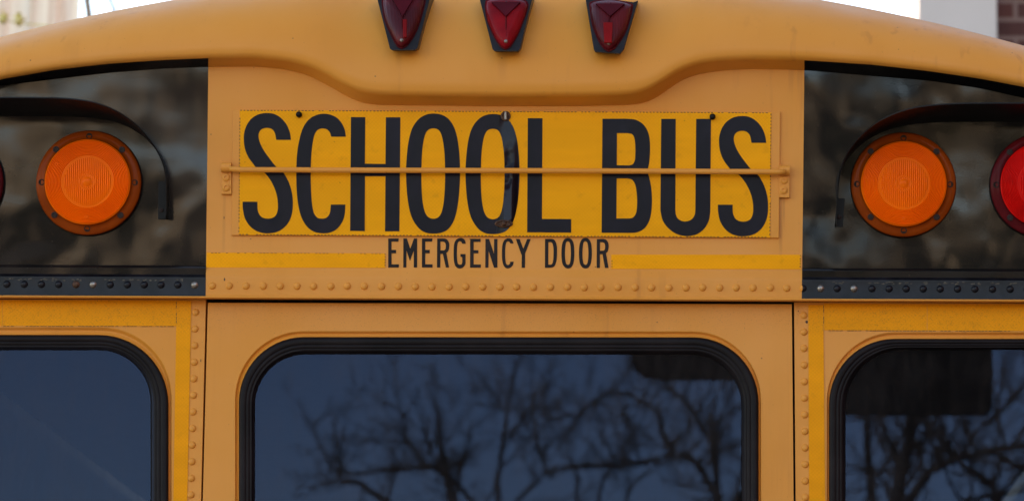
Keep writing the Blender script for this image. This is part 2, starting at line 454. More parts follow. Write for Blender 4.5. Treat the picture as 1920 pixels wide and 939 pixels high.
def traced_tree(name, base_px, dist, limbs, seed, label, twig=.5, lvl=1, fork=1150):
    rnd = random.Random(seed)
    bp = MR(base_px, fork, dist)
    e = empty(name, (bp.x, bp.y, 0), label, 'tree', 'bare trees across the street')
    tb = bmesh.new(); s = px_len(dist)
    top = Vector((bp.x, bp.y, bp.z))
    tube([(bp.x+.06, bp.y, 0), (bp.x, bp.y, .25), (bp.x-.05, bp.y, top.z*.5), top], [.34, .25, .2, .15], 12, tb)
    obj('trunk', tb, M_bark, e, True)
    cb = bmesh.new()
    for pts, w0, w1 in limbs:
        sp = smooth_path([(a, b, 0) for a, b in pts], 4)
        off = rnd.uniform(-.5, .5); wp = []
        for i, q in enumerate(sp):
            P = MR(q[0], q[1], dist+off+.25*math.sin(i*.5)); wp.append(P + Vector((rnd.gauss(0, .008), 0, rnd.gauss(0, .008))))
        n = len(wp); rs = [(w0+(w1-w0)*i/(n-1))*s*.47 for i in range(n)]
        tube(wp, rs, 7, cb, caps=False)
        if pts[0][1] > 925:                       # runs on down to the trunk
            a = wp[0]; tube([a, a.lerp(top, .5)+Vector((0,0,.1)), top], [rs[0], rs[0]*1.4, rs[0]*1.8], 7, cb, caps=False)
        for i in range(1, n):
            if rnd.random() < .55:
                t = (wp[i]-wp[i-1]).normalized()
                v = (t*.5 + Vector((rnd.gauss(0,.7), rnd.gauss(0,.5), rnd.gauss(.4,.6)))).normalized()
                twigs(cb, wp[i], v, twig*rnd.uniform(.4, 1.1), rs[i]*.5, lvl, rnd)
    obj('crown', cb, M_bark, e, True)
limbsC = [
 ([(1348,960),(1342,880),(1337,830),(1334,790),(1342,742)], 17, 6),
 ([(960,950),(1010,897),(1060,876),(1150,873),(1200,868),(1262,853),(1292,857),(1320,890),(1348,935)], 9, 15),
 ([(1262,853),(1247,820),(1232,772),(1210,755),(1170,736),(1130,741),(1100,762),(1075,780),(1030,786)], 12, 6),
 ([(1337,832),(1318,808),(1300,772),(1270,740),(1243,716)], 11, 8),
 ([(933,960),(935,880),(945,820),(955,760),(965,700),(977,668)], 13, 4),
 ([(955,772),(938,758),(905,708)], 6, 3),
 ([(948,822),(985,783),(1000,762),(998,740)], 8, 6),
 ([(1035,895),(1020,870),(1005,820),(1000,765)], 8, 6),
 ([(1000,765),(1040,764),(1075,780)], 7, 4),
 ([(1150,873),(1145,845),(1125,810)], 9, 5),
 ([(1160,870),(1180,820),(1212,776)], 6, 3),
 ([(1395,960),(1380,920),(1395,880),(1370,820),(1365,775)], 9, 4),
 ([(1080,960),(1082,910),(1076,870),(1050,850)], 9, 4),
 ([(1120,960),(1130,905),(1150,873)], 8, 6),
 ([(1160,965),(1190,905),(1225,880)], 8, 4)]
limbsL = [
 ([(735,950),(692,916),(650,900),(620,905),(580,914)], 14, 8),
 ([(850,955),(832,882),(790,876),(720,881),(642,886),(615,860),(596,825),(584,790)], 13, 4),
 ([(642,886),(640,850),(637,822)], 9, 6),
 ([(860,960),(838,885),(826,830),(822,780),(814,738)], 15, 6),
 ([(900,950),(862,915),(830,890),(792,862),(766,830),(754,770)], 10, 4),
 ([(850,935),(870,862),(884,795)], 9, 4),
 ([(722,960),(738,890),(745,880)], 8, 5),
 ([(800,830),(760,826),(700,826),(665,828)], 5, 3),
 ([(838,885),(808,845),(795,800)], 9, 5)]
limbsR = [
 ([(1705,1000),(1690,900),(1668,830),(1640,770)], 18, 12),
 ([(1672,990),(1690,880),(1705,820),(1712,765)], 30, 20),
 ([(1640,960),(1630,880),(1625,780)], 22, 14),
 ([(1690,960),(1738,892),(1800,858),(1870,842),(1960,835)], 22, 12),
 ([(1880,960),(1850,900),(1792,862),(1762,780)], 15, 8),
 ([(1980,900),(1900,870),(1860,850)], 14, 9),
 ([(1760,870),(1742,820),(1728,760)], 10, 6),
 ([(1800,858),(1830,810),(1880,770),(1940,700)], 12, 8),
 ([(1770,960),(1820,935),(1890,925),(1960,900)], 14, 8),
 ([(1860,960),(1866,900),(1880,840),(1870,760),(1885,690)], 12, 7),
 ([(1660,870),(1680,830),(1700,790)], 8, 5)]
traced_tree('bare_tree', 1120, 25, limbsC, 3, 'bare tree mirrored in the right half of the door window', .6, 2)
traced_tree('bare_tree', 800, 27, limbsL, 5, 'bare tree mirrored low in the left half of the door window', .5, 2)
traced_tree('bare_tree', 1750, 19, limbsR, 11, 'dense dark bare tree mirrored in the right-hand window', .7, 2)

# tree in front of the cream building, upper left
e = empty('street_tree', (Y(240, 0, 11).x, 11, 0), 'thin leaning tree with a few yellow leaves, just above the left of the bus roof', 'tree')
bx = Y(240, 0, 11); bm = bmesh.new()
fk = Vector((bx.x, 11, 4.2))
tube([(bx.x, 11, 0), (bx.x, 11, 2), fk], [.14, .11, .085], 10, bm)
obj('trunk', bm, M_bark, e, True)
bm = bmesh.new()
M_bark2 = simple('pale_bark', (.25, .18, .12), .9)
tube([fk, Y(172, 60, 11), Y(163, 0, 11), Y(160, -120, 11)], [.05, .017, .016, .012], 7, bm)
tube([fk, Y(215, 20, 11), Y(200, -15, 11), Y(180, -120, 11)], [.05, .010, .009, .008], 7, bm)
tube([fk, Y(330, 10, 11), Y(360, -80, 11)], [.05, .012, .01], 7, bm)
obj('crown', bm, M_bark2, e, True)
rnd = random.Random(4); bm = bmesh.new()
for cx, cy in ((6, 34), (36, 38), (-20, 10)):
    for k in range(26):
        p = Y(cx+rnd.gauss(0, 4), cy+rnd.gauss(0, 5), 11+rnd.gauss(0, .05))
        u = Vector((rnd.gauss(0,1), rnd.gauss(0,1), rnd.gauss(0,1))).normalized()*.016; v = u.orthogonal().normalized()*.011
        poly([p-u, p+v, p+u, p-v], bm)
q = [Y(172, 60, 11), Y(100, 50, 11), Y(36, 44, 11), Y(6, 38, 11), Y(-20, 16, 11)]
tube(q, [.008, .004, .003, .003, .002], 5, bm)
obj('leaves', bm, simple('yellow_leaf', (.62, .5, .12), .7), e)

# ================================================================== THE BUS
BUS = empty('school_bus', (0, 4.0, 0), 'yellow school bus seen from behind, with its emergency door and black lamp panels', 'bus')

def RY(base): return lambda px: base + .0042*px        # rows follow the level of the bus
# ---- lip of the roof cap (measured upper and lower edge of the undercut)
Lk = [(-391,262),(-200,205),(0,149.5),(102,131.6),(204,120),(307,113),(391,109.5),(477,108.6),(546,116),(584,126.5),(610,139),(636,155),(661,168),(687,175.5),(720,179),(860,181),(950,182),(1100,181),(1180,178.5),(1205,174),(1231,161.5),(1257,143),(1282,129),(1308,120),(1359,113.5),(1410,112),(1509,113.5),(1633,121.5),(1736,133),(1838,148),(1920,163.5),(2060,200),(2229,262)]
Uk = [(-391,275),(-200,218),(0,161),(102,149),(204,137),(307,129),(391,126),(477,125),(533,130),(572,139),(597,151),(636,172.5),(661,188),(687,195.5),(712,197.6),(860,199),(950,200),(1100,199.5),(1180,197.3),(1205,195),(1231,185),(1257,164),(1282,148),(1308,139.5),(1359,132),(1410,130),(1509,132),(1633,143),(1736,151),(1838,166),(1920,184.5),(2060,218),(2229,280)]
def smooth_curve(K, sig=13):
    xs = np.arange(-420, 2260, 1.0); ys = np.interp(xs, [k[0] for k in K], [k[1] for k in K])
    kx = np.arange(-40, 41); kr = np.exp(-.5*(kx/sig)**2); kr /= kr.sum()
    yy = np.convolve(np.pad(ys, 40, mode='edge'), kr, 'valid')
    return lambda px: float(np.interp(px, xs, yy))
Lf, Uf = smooth_curve(Lk), smooth_curve(Uk)
def Tf(px):
    d = abs(px-919); y = 1.345e-4*d*d - 52.5
    if d > 1120: y += 110*((d-1120)/190)**2.2
    return y
OFFL = .046
cols = sorted(set(list(np.arange(-391, 2230, 9.0)) + [2229.0]))
DEP = .42
rows = None; capcols = []
BUSL = 8.0
for px in cols:
    L0 = H(px, Lf(px), OFFL-.006); L1 = H(px, Lf(px)-4, OFFL); L2 = H(px, Lf(px)-11, OFFL+.004)
    z0, y0, x0 = L2.z, L2.y, L2.x
    tgt = Tf(px)
    lo, hi = .02, 1.2
    def prof(h):
        out = []
        for k in range(1, 27):
            a = math.pi/2*k/26
            out.append(Vector((x0, y0 + DEP*(1-max(0.0, math.cos(a))**.9), z0 + h*math.sin(a)**.95)))
        return out
    for _ in range(26):
        md = (lo+hi)/2; m_ = min(proj_py(q) for q in prof(md))
        if m_ > tgt: lo = md
        else: hi = md
    pr_ = prof(md)
    top = pr_[-1]
    capcols.append([L0, L1, L2] + pr_)
capcols_t = list(map(list, zip(*capcols)))
bm = grid(capcols_t)
obj('rear_cap', bm, M_yel, BUS, True)
topz = [c[-1] for c in capcols]
bm = grid([[p+Vector((0,.004,-.001)) for p in topz], [p+Vector((0,1.2,.004)) for p in topz], [p+Vector((0, BUSL,.006)) for p in topz]])
obj('roof', bm, M_yel, BUS, True)
# little clips and rivets along the roof seam seen against the sky on the right
for px in (1720, 1773, 1822, 1866, 1915):
    i = min(range(len(cols)), key=lambda k: abs(cols[k]-px)); p = capcols[i]
    q = min(p, key=proj_py); tube([q+Vector((-.010,.03,-.001)), q+Vector((-.004,.03,.004)), q+Vector((.004,.03,.004)), q+Vector((.010,.03,-.001))], .0035, 6, rb := bmesh.new()); obj('roof_seam_clip', rb, M_yel, BUS)

def span(a, b, st=6.0):
    n = max(2, int(abs(b-a)/st)+1); return [a+(b-a)*i/(n-1) for i in range(n)]
# edges between black and yellow
def XL(py): return 391 + (py-110)*(386.2-391)/(500-110)
def XR(py): return 1508.5 + (py-115)*(1503.5-1508.5)/(540-115)
def lerp_cols(f0, f1, n): return lambda py: [f0(py)+(f1(py)-f0(py))*i/(n-1) for i in range(n)]
def header(cf, prof, underside=True):
    """cf(py) -> px columns; prof -> [(base row, off)] below the sheet"""
    rows = []
    c0 = cf(150)
    n = len(c0)
    if underside:
        rows.append([H(px, Lf(px)+.0, OFFL-.006) for px in c0])
        rows.append([H(px, Lf(px)+1.5, OFFL-.009) for px in c0])
        rows.append([H(px, Uf(px)-2.0, .004) for px in c0])
        rows.append([H(px, Uf(px), 0) for px in c0])
    for base, off in prof:
        c = cf(base)
        rows.append([H(px, base+.0042*px, off) for px in c])
    return rows
prY = [(300,0),(499,0),(502,.001),(507,.0035),(512,.006),(517,.008),(521,.0085),(550.5,.0085),(552.5,.0098),(554,.0125),(555.6,.0135),(557.2,.012),(558.5,-.004),(559.6,-.03)]
prB = [(300,0),(496,0),(498.5,.0025),(501,.004),(513,.0035),(515.5,.0060),(518,.0085),(521,.0088),(550.5,.0088),(553.2,.0095)]
lipP = [(553.2,.0095),(554,.0125),(555.6,.0135),(557.2,.012),(558.5,-.004),(559.6,-.03)]
def hpanel(name, cf, prof, mat, parent=BUS, label=None, underside=True, sm=True):
    bm = grid(header(cf, prof, underside)); o = obj(name, bm, mat, parent, sm, label)
    return o
def autosmooth(o, ang=30):
    me = o.data
    bm = bmesh.new(); bm.from_mesh(me)
    for e_ in bm.edges:
        if len(e_.link_faces) == 2 and e_.calc_face_angle(0) > math.radians(ang): e_.smooth = False
    bm.to_mesh(me); bm.free()
header_panel = hpanel('header_panel', lerp_cols(XL, XR, 190), prY, M_yel)
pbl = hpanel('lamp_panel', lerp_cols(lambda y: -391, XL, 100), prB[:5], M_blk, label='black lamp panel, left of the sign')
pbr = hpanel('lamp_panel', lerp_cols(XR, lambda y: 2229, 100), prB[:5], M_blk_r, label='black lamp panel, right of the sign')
# the black stretches of the riveted rail, and the yellow lip below them
def railbit(f0, f1):
    cf = lerp_cols(f0, f1, 60)
    a = obj('rivet_rail', grid(header(cf, prB[4:], False)), M_blkrail, BUS, True, 'black stretch of the riveted rail')
    b = obj('rail_lip', grid(header(cf, lipP, False)), M_yel, BUS, True)
    for o in (a, b): autosmooth(o, 25)
    return a
rail_l = railbit(lambda y: -391, XL); rail_r = railbit(XR, lambda y: 2229)
for o in (header_panel, pbl, pbr): autosmooth(o, 28)

# ---- rivets
def dome(r, h, n=16, m=5):
    bm = bmesh.new(); rings = []
    prof = [(r*1.08, 0), (r*1.0, h*.12)] + [(r*math.cos(a)*.98, h*(.15+.85*math.sin(a))) for a in [math.pi/2*k/m for k in range(1, m)]]
    for rr, hh in prof: rings.append([bm.verts.new((rr*math.cos(2*math.pi*k/n), -hh, rr*math.sin(2*math.pi*k/n))) for k in range(n)])
    for a, b in zip(rings[:-1], rings[1:]):
        for k in range(n): bm.faces.new((a[k], a[(k+1)%n], b[(k+1)%n], b[k]))
    t = bm.verts.new((0, -h, 0))
    for k in range(n): bm.faces.new((rings[-1][k], rings[-1][(k+1)%n], t))
    bmesh.ops.recalc_face_normals(bm, faces=bm.faces)
    me = bpy.data.meshes.new('rivet'); bm.to_mesh(me); bm.free()
    me.polygons.foreach_set('use_smooth', [True]*len(me.polygons)); return me
RV = dome(.0063, .0047)
def rivet_me(mat):
    me = RV.copy(); me.materials.append(mat); return me
rv_y, rv_b, rv_s, rv_r = rivet_me(M_yel), rivet_me(M_blkrail), rivet_me(M_silver), rivet_me(M_rust)
def rivet(me, p, parent, label=None, rx=0.0, name='rivet'):
    o = bpy.data.objects.new(name, me); C.objects.link(o); o.location = p
    o.parent = parent; o.rotation_euler = (rx, 0, 0)
    if parent.type == 'EMPTY': o.matrix_parent_inverse = Matrix.Translation(-Vector(parent.location))
    if label: o['label'] = label
    return o
k = 0
for i in range(-2, 36):
    px = 398.3 + 31.69*i
    if i < 0 or px > 1490: continue
    rivet(rv_y, H(px + random.gauss(0,.4), 533.9+.0042*px+random.gauss(0,.3), .0083), header_panel, rx=LEAN)
# the half painted rivet on the colour edge
me = RV.copy(); me.materials.append(M_yel); me.materials.append(M_blkrail)
for f in me.polygons: f.material_index = 1 if f.center.x > -.0012 else 0
rivet(me, H(1505.7, 540.5, .0083), header_panel, 'half yellow, half black rivet on the colour edge', LEAN)
for i, px in enumerate([13,45.5,77.8,110,142.5,174.4,206.8,239,270.5,302,333.5,365]):
    mm, lb = (rv_r, 'rusty rivet') if i == 4 else (rv_s, 'bare silver rivet') if i in (5, 11) else (rv_b, None)
    rivet(mm, H(px, 532.6+.0042*px, .0085), rail_l, lb, LEAN)
for i, px in enumerate([1538.7,1569.5,1601,1635,1667,1699,1731,1763,1795.5,1828,1861,1894,1926]):
    mm, lb = (rv_s, 'bare silver rivet') if i in (0, 2) else (rv_b, None)
    rivet(mm, H(px, 534.2+.0042*px, .0085), rail_r, lb, LEAN)
# chipped paint and grime over the black rail rivets: small raised flakes of old sealant
rnd = random.Random(9); bm = bmesh.new()
for px in [13,45.5,77.8,110,142.5,206.8,239,270.5,302,333.5,1569.5,1635,1667,1699,1731,1763,1795.5,1828,1861,1894]:
    for s_ in range(5):
        cx = px + rnd.uniform(-12, 12); cy = 521.5 + .0042*px + rnd.uniform(0, 4)
        pts = [H(cx+rnd.uniform(1.2,4)*math.cos(a), cy+rnd.uniform(.6,1.8)*math.sin(a), .0094) for a in [0,1.2,2.3,3.3,4.3,5.3]]
        prism(pts, nH, .001, bm)
obj('sealant_flakes', bm, simple('old_sealant', (.07, .058, .04), .6, nscale=300, var=.6), BUS)['kind'] = 'stuff'

rnd = random.Random(12)
for cx, cy, a_, b_, fn, par in ((421,524,1.6,3.4,H,header_panel),(1512.5,603,3.4,3,W,None),(376.5,675,1,3,W,None),(1116,500,1,1,H,header_panel),(420,408,.8,3,H,header_panel),(1497,583,1.3,1.3,W,None)):
    pts = [fn(cx+a_*math.cos(k)*rnd.uniform(.7,1.2), cy+b_*math.sin(k)*rnd.uniform(.7,1.2), .0088 if cy == 524 else .0006 if cy != 500 else .001) for k in (0,1,2,3,4.1,5.2)]
    obj('paint_chip', prism(pts, nW, .0004), M_rust, par or BUS)
# ---- lower rear wall: two side panels and the door, each with its window
def rr(x0, y0, x1, y1, r, n=14, ne=10):
    """rounded rectangle in photo px, clockwise from the top left"""
    out = []
    def arc(cx, cy, a0, a1):
        for i in range(n): a = a0+(a1-a0)*i/n; out.append((cx+r*math.cos(a), cy+r*math.sin(a)))
    def line(ax, ay, bx, by):
        for i in range(ne): out.append((ax+(bx-ax)*i/ne, ay+(by-ay)*i/ne))
    P_ = math.pi
    arc(x0+r, y0+r, P_, 1.5*P_); line(x0+r, y0, x1-r, y0); arc(x1-r, y0+r, 1.5*P_, 2*P_); line(x1, y0+r, x1, y1-r)
    arc(x1-r, y1-r, 0, .5*P_); line(x1-r, y1, x0+r, y1); arc(x0+r, y1-r, .5*P_, P_); line(x0, y1-r, x0, y0+r)
    return out
def tilt(loop, k=.0):
    return [(x, y+k*(x-960)) for x, y in loop]
BOT = 1230
def window(name, G, So, Si, panel, glassname, labelw=None, tl=.0006):
    """groove loop, seal outer, seal inner: each (x0,y0,x1,r,bottom pad)"""
    def L(a, t=0.0):
        x0, y0, x1, r, b = a; return tilt(rr(x0, y0, x1, BOT+b, r), tl)
    def mixl(A, B, t): return [(a[0]+(b[0]-a[0])*t, a[1]+(b[1]-a[1])*t) for a, b in zip(A, B)]
    g, o_, i_ = L(G), L(So), L(Si)
    prof = [(0,0),(.10,-.0006),(.28,-.0045),(.42,-.0065),(.60,-.0062),(.80,-.0030),(.93,-.0015),(1.15,-.003)]
    rows = [[W(x, y, off) for x, y in mixl(g, o_, t)] for t, off in prof]
    lp = obj('window_recess', grid(rows, closed=True), M_yel_low, panel, True)
    autosmooth(lp, 60)
    # rubber seal with ridges
    sp = [(-.03,-.004),(0,.001),(.05,.0045),(.16,.0062),(.34,.0058),(.42,.0048),(.46,.0039),(.50,.0046),(.58,.0046),(.66,.0038),(.70,.0026),(.74,.0030),(.82,.0026),(.92,-.002),(1.0,-.0065),(1.1,-.008)]
    rows = [[W(x, y, off) for x, y in mixl(o_, i_, t)] for t, off in sp]
    wn = obj('window', grid(rows, closed=True), M_rubber, BUS, True, labelw)
    autosmooth(wn, 55)
    inn = [W(x, y, -.006) for x, y in mixl(o_, i_, 1.05)]
    gl = obj('pane', poly(inn), M_glass, wn)
    return g, wn
def panel_mesh(name, outline, hole, label, mat):
    bm = fill([[W(x, y) for x, y in outline], [W(x, y) for x, y in hole]])
    # folded edges
    r0 = [W(x, y) for x, y in outline]
    grid([r0, [p+Vector((0, .03, 0)) for p in r0]], closed=True, bm=bm)
    bmesh.ops.remove_doubles(bm, verts=bm.verts, dist=1e-5)
    return obj(name, bm, mat, BUS, False, label)
def edge(a, b, n=2): return [(a[0]+(b[0]-a[0])*i/n, a[1]+(b[1]-a[1])*i/n) for i in range(n)]
XB = 1290
G1, S1, I1 = (-260,613.5,322,131,10), (-253,628.4,315.5,130,3), (-222,655.4,284,98,-28)
G2, S2, I2 = (440.5,620.5,1427,128,10), (448.3,632.2,1421.8,122,3), (476.8,662.8,1391.5,96,-28)
G3, S3, I3 = (1550,621.7,2100,130,10), (1554.7,634.7,2093,123,3), (1584,654.0,2062,108,-28)
# side panels run straight down to the waist of the body
def xl(a, b, y): return a+(b-a)*(y-568)/(939-568)
PB = 1300
o1 = edge((-391,560),(386,561.8))+[(386,561.8),(xl(386,376.7,PB),PB),(-391,PB)]
o3 = [(1489,566.5),(2229,569.5),(2229,PB),(xl(1489,1492,PB),PB)]
o2 = [(389.8,567.3),(1484.6,570),(xl(1484.6,1488,PB),PB),(xl(389.8,380.3,PB),PB)]
g1 = tilt(rr(G1[0],G1[1],G1[2],BOT+10,G1[3]), .0006); g2 = tilt(rr(G2[0],G2[1],G2[2],BOT+10,G2[3]), .0006); g3 = tilt(rr(G3[0],G3[1],G3[2],BOT+10,G3[3]), .0006)
pn1 = panel_mesh('rear_side_panel', o1, g1, 'panel left of the emergency door', M_yel_low)
pn3 = panel_mesh('rear_side_panel', o3, g3, 'panel right of the emergency door', M_yel_low)
door = panel_mesh('emergency_door', o2, g2, 'emergency door with large window', M_yel_low)
_, w1_ = window('w', G1, S1, I1, pn1, 'p', 'left window, plain blue reflection')
_, w2_ = window('w', G2, S2, I2, door, 'p', 'door window with branches mirrored in it')
_, w3_ = window('w', G3, S3, I3, pn3, 'p', 'right window, dark with dense branches')
# dark backing put in to deepen the shade of the door gaps (a frame: open where the windows are)
bm = bmesh.new()
for a, b in ((372, 398), (1476, 1500)):
    poly([W(a, 556, -.028), W(b, 556, -.028), W(b, PB, -.028), W(a, PB, -.028)], bm)
poly([W(-391, 545, -.0275), W(2229, 545, -.0275), W(2229, 580, -.0275), W(-391, 580, -.0275)], bm)
obj('door_gap_backing', bm, M_gap, BUS)
# unseen dark panels added so two panes mirror dark blocks at their tops
def rounded(x0, y0, x1, y1, r, corners, n=6):
    out = []
    for (cx, cy, sx, sy, a0, k) in ((x0, y0, 1, 1, math.pi, 0), (x1, y0, -1, 1, 1.5*math.pi, 1), (x1, y1, -1, -1, 0, 2), (x0, y1, 1, -1, .5*math.pi, 3)):
        if k in corners:
            for i in range(n+1):
                a = a0+math.pi/2*i/n; out.append((cx+sx*r+r*math.cos(a), cy+sy*r+r*math.sin(a)))
        else: out.append((cx, cy))
    return out
def hanging(pts, dist, label):
    q = [MR(x, y, dist) for x, y in pts]; cx = sum(p.x for p in q)/len(q); zt_ = max(p.z for p in q)
    e_ = empty('added_dark_panel', (cx, -dist, min(p.z for p in q)), label, 'sign', 'dark panels added for the window reflections')
    obj('panel', prism(q, Vector((0, 1, 0)), .04), M_mirrored, e_)
    for sx_ in (-.2, .2): obj('hanger', tube([(cx+sx_, -dist-.02, zt_-.03), (cx+sx_, -dist-.02, ARM_Z)], .012, 6), M_mirrored, e_)
HD = 9.0; ARM_Z = MR(1400, 560, HD).z
hanging([(1184,560),(1440,560),(1440,713),(1352,711),(1250,711),(1212,707),(1192,695),(1184,682)], HD, 'unseen dark rounded panel added to mirror at the upper right of the door window')
hanging([(1530,560),(1858,560),(1862,700),(1860,766),(1850,778),(1600,777),(1530,777)], HD, 'large unseen dark panel added to mirror across the top of the right window')
ax_ = MR(1100, 560, HD).x; bx_ = 5.2
e_ = empty('added_panel_pole', (bx_, -HD-.02, 0), 'unseen pole with a long arm, added to carry the two dark mirrored panels', 'pole')  # unseen support added for the dark mirrored panels
obj('pole', tube([(bx_, -HD-.02, 0), (bx_, -HD-.02, ARM_Z+.1)], [.11, .08], 14), M_mirrored, e_, True)
obj('arm', tube([(bx_, -HD-.02, ARM_Z), (ax_, -HD-.02, ARM_Z)], [.05, .03], 10), M_mirrored, e_, True)

# rivets down the two pillars
for i in range(16):
    y = 585.4+31.05*i; x = 366.6-(y-585.4)*.0252
    rivet(rv_y, W(x, y, -.0002), pn1)
for i in range(16):
    y = 591+31.0*i; x = 1507.0+(y-591)*.0095
    rivet(rv_y, W(x, y, -.0002), pn3)
# pillar flange: slight fold between the rivets and the tape
# ---- reflective tapes
def tape(name, quad, fn, mat, parent, off=.0007, label=None, th=.0005):
    bm = prism([fn(x, y, off) for x, y in quad], nW, th); return obj(name, bm, mat, parent, False, label)
tape('reflective_tape', [(331,563.5),(358.5,563.7),(xl(358.5,351,PB),PB),(xl(331,325,PB),PB)], W, M_tape, pn1, .0014)
tape('reflective_tape', [(5.5,562.5),(330,563.3),(330,611),(5.5,610.5)], W, M_tape, pn1)
tape('reflective_tape', [(-360,562),(4.5,562.5),(4.5,610.5),(-360,610)], W, M_tape, pn1)
tape('reflective_tape', [(1515.5,571.5),(1543.6,571.5),(xl(1543.6,1548.5,939) if False else 1547,939),(1549,PB),(1520,PB),(1517,939)], W, M_tape, pn3, .0014)
tape('reflective_tape', [(1545,569),(1738,570),(1738,619.3),(1545,618.6)], W, M_tape, pn3)
tape('reflective_tape', [(1739,570),(2200,571),(2200,621),(1739,619.3)], W, M_tape, pn3)
M_tape2 = sheeting('reflective_tape_upper', (.92, .375, .002))
tape('reflective_tape', [(387.5,473.5),(722.5,475),(722.5,502),(386.5,501.2)], H, M_tape2, header_panel)
tape('reflective_tape', [(1146,477.3),(1501.8,477.4),(1501.2,504.5),(1146,503.8)], H, M_tape2, header_panel)
# grime caught along the cut edges of tape and sheet: broken dashes
rnd = random.Random(2)
def dashes(bm, a, b, off, step=6.6, frac=.55, w=1.1, prob=.85, fn=H):
    L = math.hypot(b[0]-a[0], b[1]-a[1]); n = int(L/step); ux, uy = (b[0]-a[0])/L, (b[1]-a[1])/L
    for i in range(n):
        if rnd.random() > prob: continue
        s0 = i*step+rnd.uniform(0, .6); s1 = s0+step*frac*rnd.uniform(.7, 1.15); hw = w*.5
        q = [(a[0]+ux*s0-uy*hw, a[1]+uy*s0+ux*hw), (a[0]+ux*s1-uy*hw, a[1]+uy*s1+ux*hw), (a[0]+ux*s1+uy*hw, a[1]+uy*s1-ux*hw), (a[0]+ux*s0+uy*hw, a[1]+uy*s0-ux*hw)]
        poly([fn(x, y, off) for x, y in q], bm)
bm = bmesh.new()
dashes(bm, (1147.5,478), (1147.5,503), .0011, 5, .5, 1.3); dashes(bm, (1500.6,478), (1500.2,504), .0011, 5, .5, 1.3)
dashes(bm, (722,475), (722,502), .0011, 5, .5, 1.2); dashes(bm, (388,474), (722,475.4), .0011, 7, .6, .8, .6)
obj('tape_edge_grime', bm, M_edge, header_panel)
bm = bmesh.new()
dashes(bm, (6,611.2), (330,611.7), .0012, 7, .8, 1.0, .9, W); dashes(bm, (330.6,565), (330.6,611), .0016, 7, .8, 1.0, .9, W)
obj('tape_edge_grime', bm, M_edge, pn1)
bm = bmesh.new()
dashes(bm, (1546,619.4), (1900,620.4), .0012, 7, .8, 1.0, .9, W); dashes(bm, (1544.4,572), (1544.4,619), .0016, 7, .8, 1.0, .9, W)
obj('tape_edge_grime', bm, M_edge, pn3)

# ---- SCHOOL BUS sign
plate = obj('sign_plate', bev(prism([H(x, y, .0045) for x, y in [(436,205.5),(1463,209.5),(1460.5,446),(434,441)]], nH, .0055), .0008, 2), M_yel, BUS)
sheet = obj('sign_sheet', prism([H(x, y, .0052) for x, y in [(449.5,206.5),(1446.5,211.3),(1444,445.3),(447.5,440.3)]], nH, .0006), M_sheet, plate)
bm = bmesh.new()
for a, b in (((450,207.3),(1446,212)), ((1445.6,213),(1443.4,445)), ((448,439.6),(1443,444.6)), ((450,208),(448,439))):
    dashes(bm, a, b, .0054, 6.4, .55, 1.5, .93)
obj('sheet_edge_grime', bm, M_edge, plate)

def loop(pts, ox, oy, sc_, dx=0, dy=0):
    """points with an optional corner flag; smooth between corners"""
    P_ = [((ox+p[0]/sc_+dx, oy+p[1]/sc_+dy), len(p) > 2) for p in pts]
    n = len(P_); cor = [i for i, p in enumerate(P_) if p[1]]
    out = []
    if not cor:
        ext = [P_[i % n][0] for i in range(-2, n+3)]
        sp = smooth_path(ext, 5); return [tuple(q) for q in sp[10:10+5*n]]
    for a, b in zip(cor, cor[1:]+[cor[0]+n]):
        seg = [P_[i % n][0] for i in range(a, b+1)]
        sp = smooth_path(seg, 5) if len(seg) > 2 else [np.array(seg[0])]
        out += [tuple(q) for q in (sp[:-1] if len(seg) > 2 else sp)]
    return out
def letter(loops, mat, parent, off, th=.0005, label=None):
    L3 = [[H(x, y, off) for x, y in L] for L in loops]
    bm = fill(L3)
    for L in L3: grid([L, [p-nH*th for p in L]], closed=True, bm=bm)
    bmesh.ops.remove_doubles(bm, verts=bm.verts, dist=1e-6)
    o = obj('letter', bm, mat, parent, False, label); return o
c = 1
SB = 3.755
S_ = [(396,234,c),(390,190),(372,140),(345,100),(308,68),(268,50),(229,46),(188,50),(148,64),(110,94),(82,137),(67,185),(64,228),(68,275),(80,320),(100,362),(125,397),(158,430),(205,460),(250,515),(283,580),(300,640),(305,700),(300,742),(285,770),(262,784),(232,788),(200,782),(177,764),(163,733),(160,700),(160,669,c),(56,669,c),(58,720),(72,785),(105,838),(150,873),(200,889),(238,891),(288,884),(337,860),(375,820),(400,765),(409,700),(406,625),(390,557),(366,503),(338,460),(295,427),(250,372),(207,312),(180,260),(168,215),(172,182),(188,161),(213,151),(240,151),(265,161),(283,187),(293,234,c)]
S_[16] = (130,402); S_[17] = (152,428)
S_ = [p for p in S_]
C_ = [(783,212,c),(775,165),(755,120),(720,80),(675,58),(625,51),(575,60),(530,85),(495,125),(470,180),(450,260),(438,350),(434,450),(435,560),(443,660),(458,740),(480,800),(515,850),(560,880),(615,891),(670,886),(720,860),(755,815),(774,760),(779,689,c),(677,689,c),(672,740),(660,768),(640,784),(615,788),(587,784),(567,765),(553,735),(543,670),(537,580),(535,480),(537,380),(545,280),(558,210),(572,178),(592,160),(620,154),(650,161),(670,182),(680,212,c)]
H_ = [(30,74,c),(131,75,c),(128,402,c),(273,404,c),(276,76,c),(378,76,c),(371,877,c),(270,877,c),(273,490,c),(129,490,c),(127,875,c),(24,874,c)]
Oo = [(615,50),(665,57),(708,80),(742,120),(765,170),(782,240),(793,330),(798,440),(795,560),(785,670),(768,760),(745,820),(710,865),(665,887),(610,893),(560,887),(515,862),(477,815),(450,755),(432,670),(422,570),(418,450),(425,330),(437,240),(455,170),(482,118),(520,78),(565,56)]
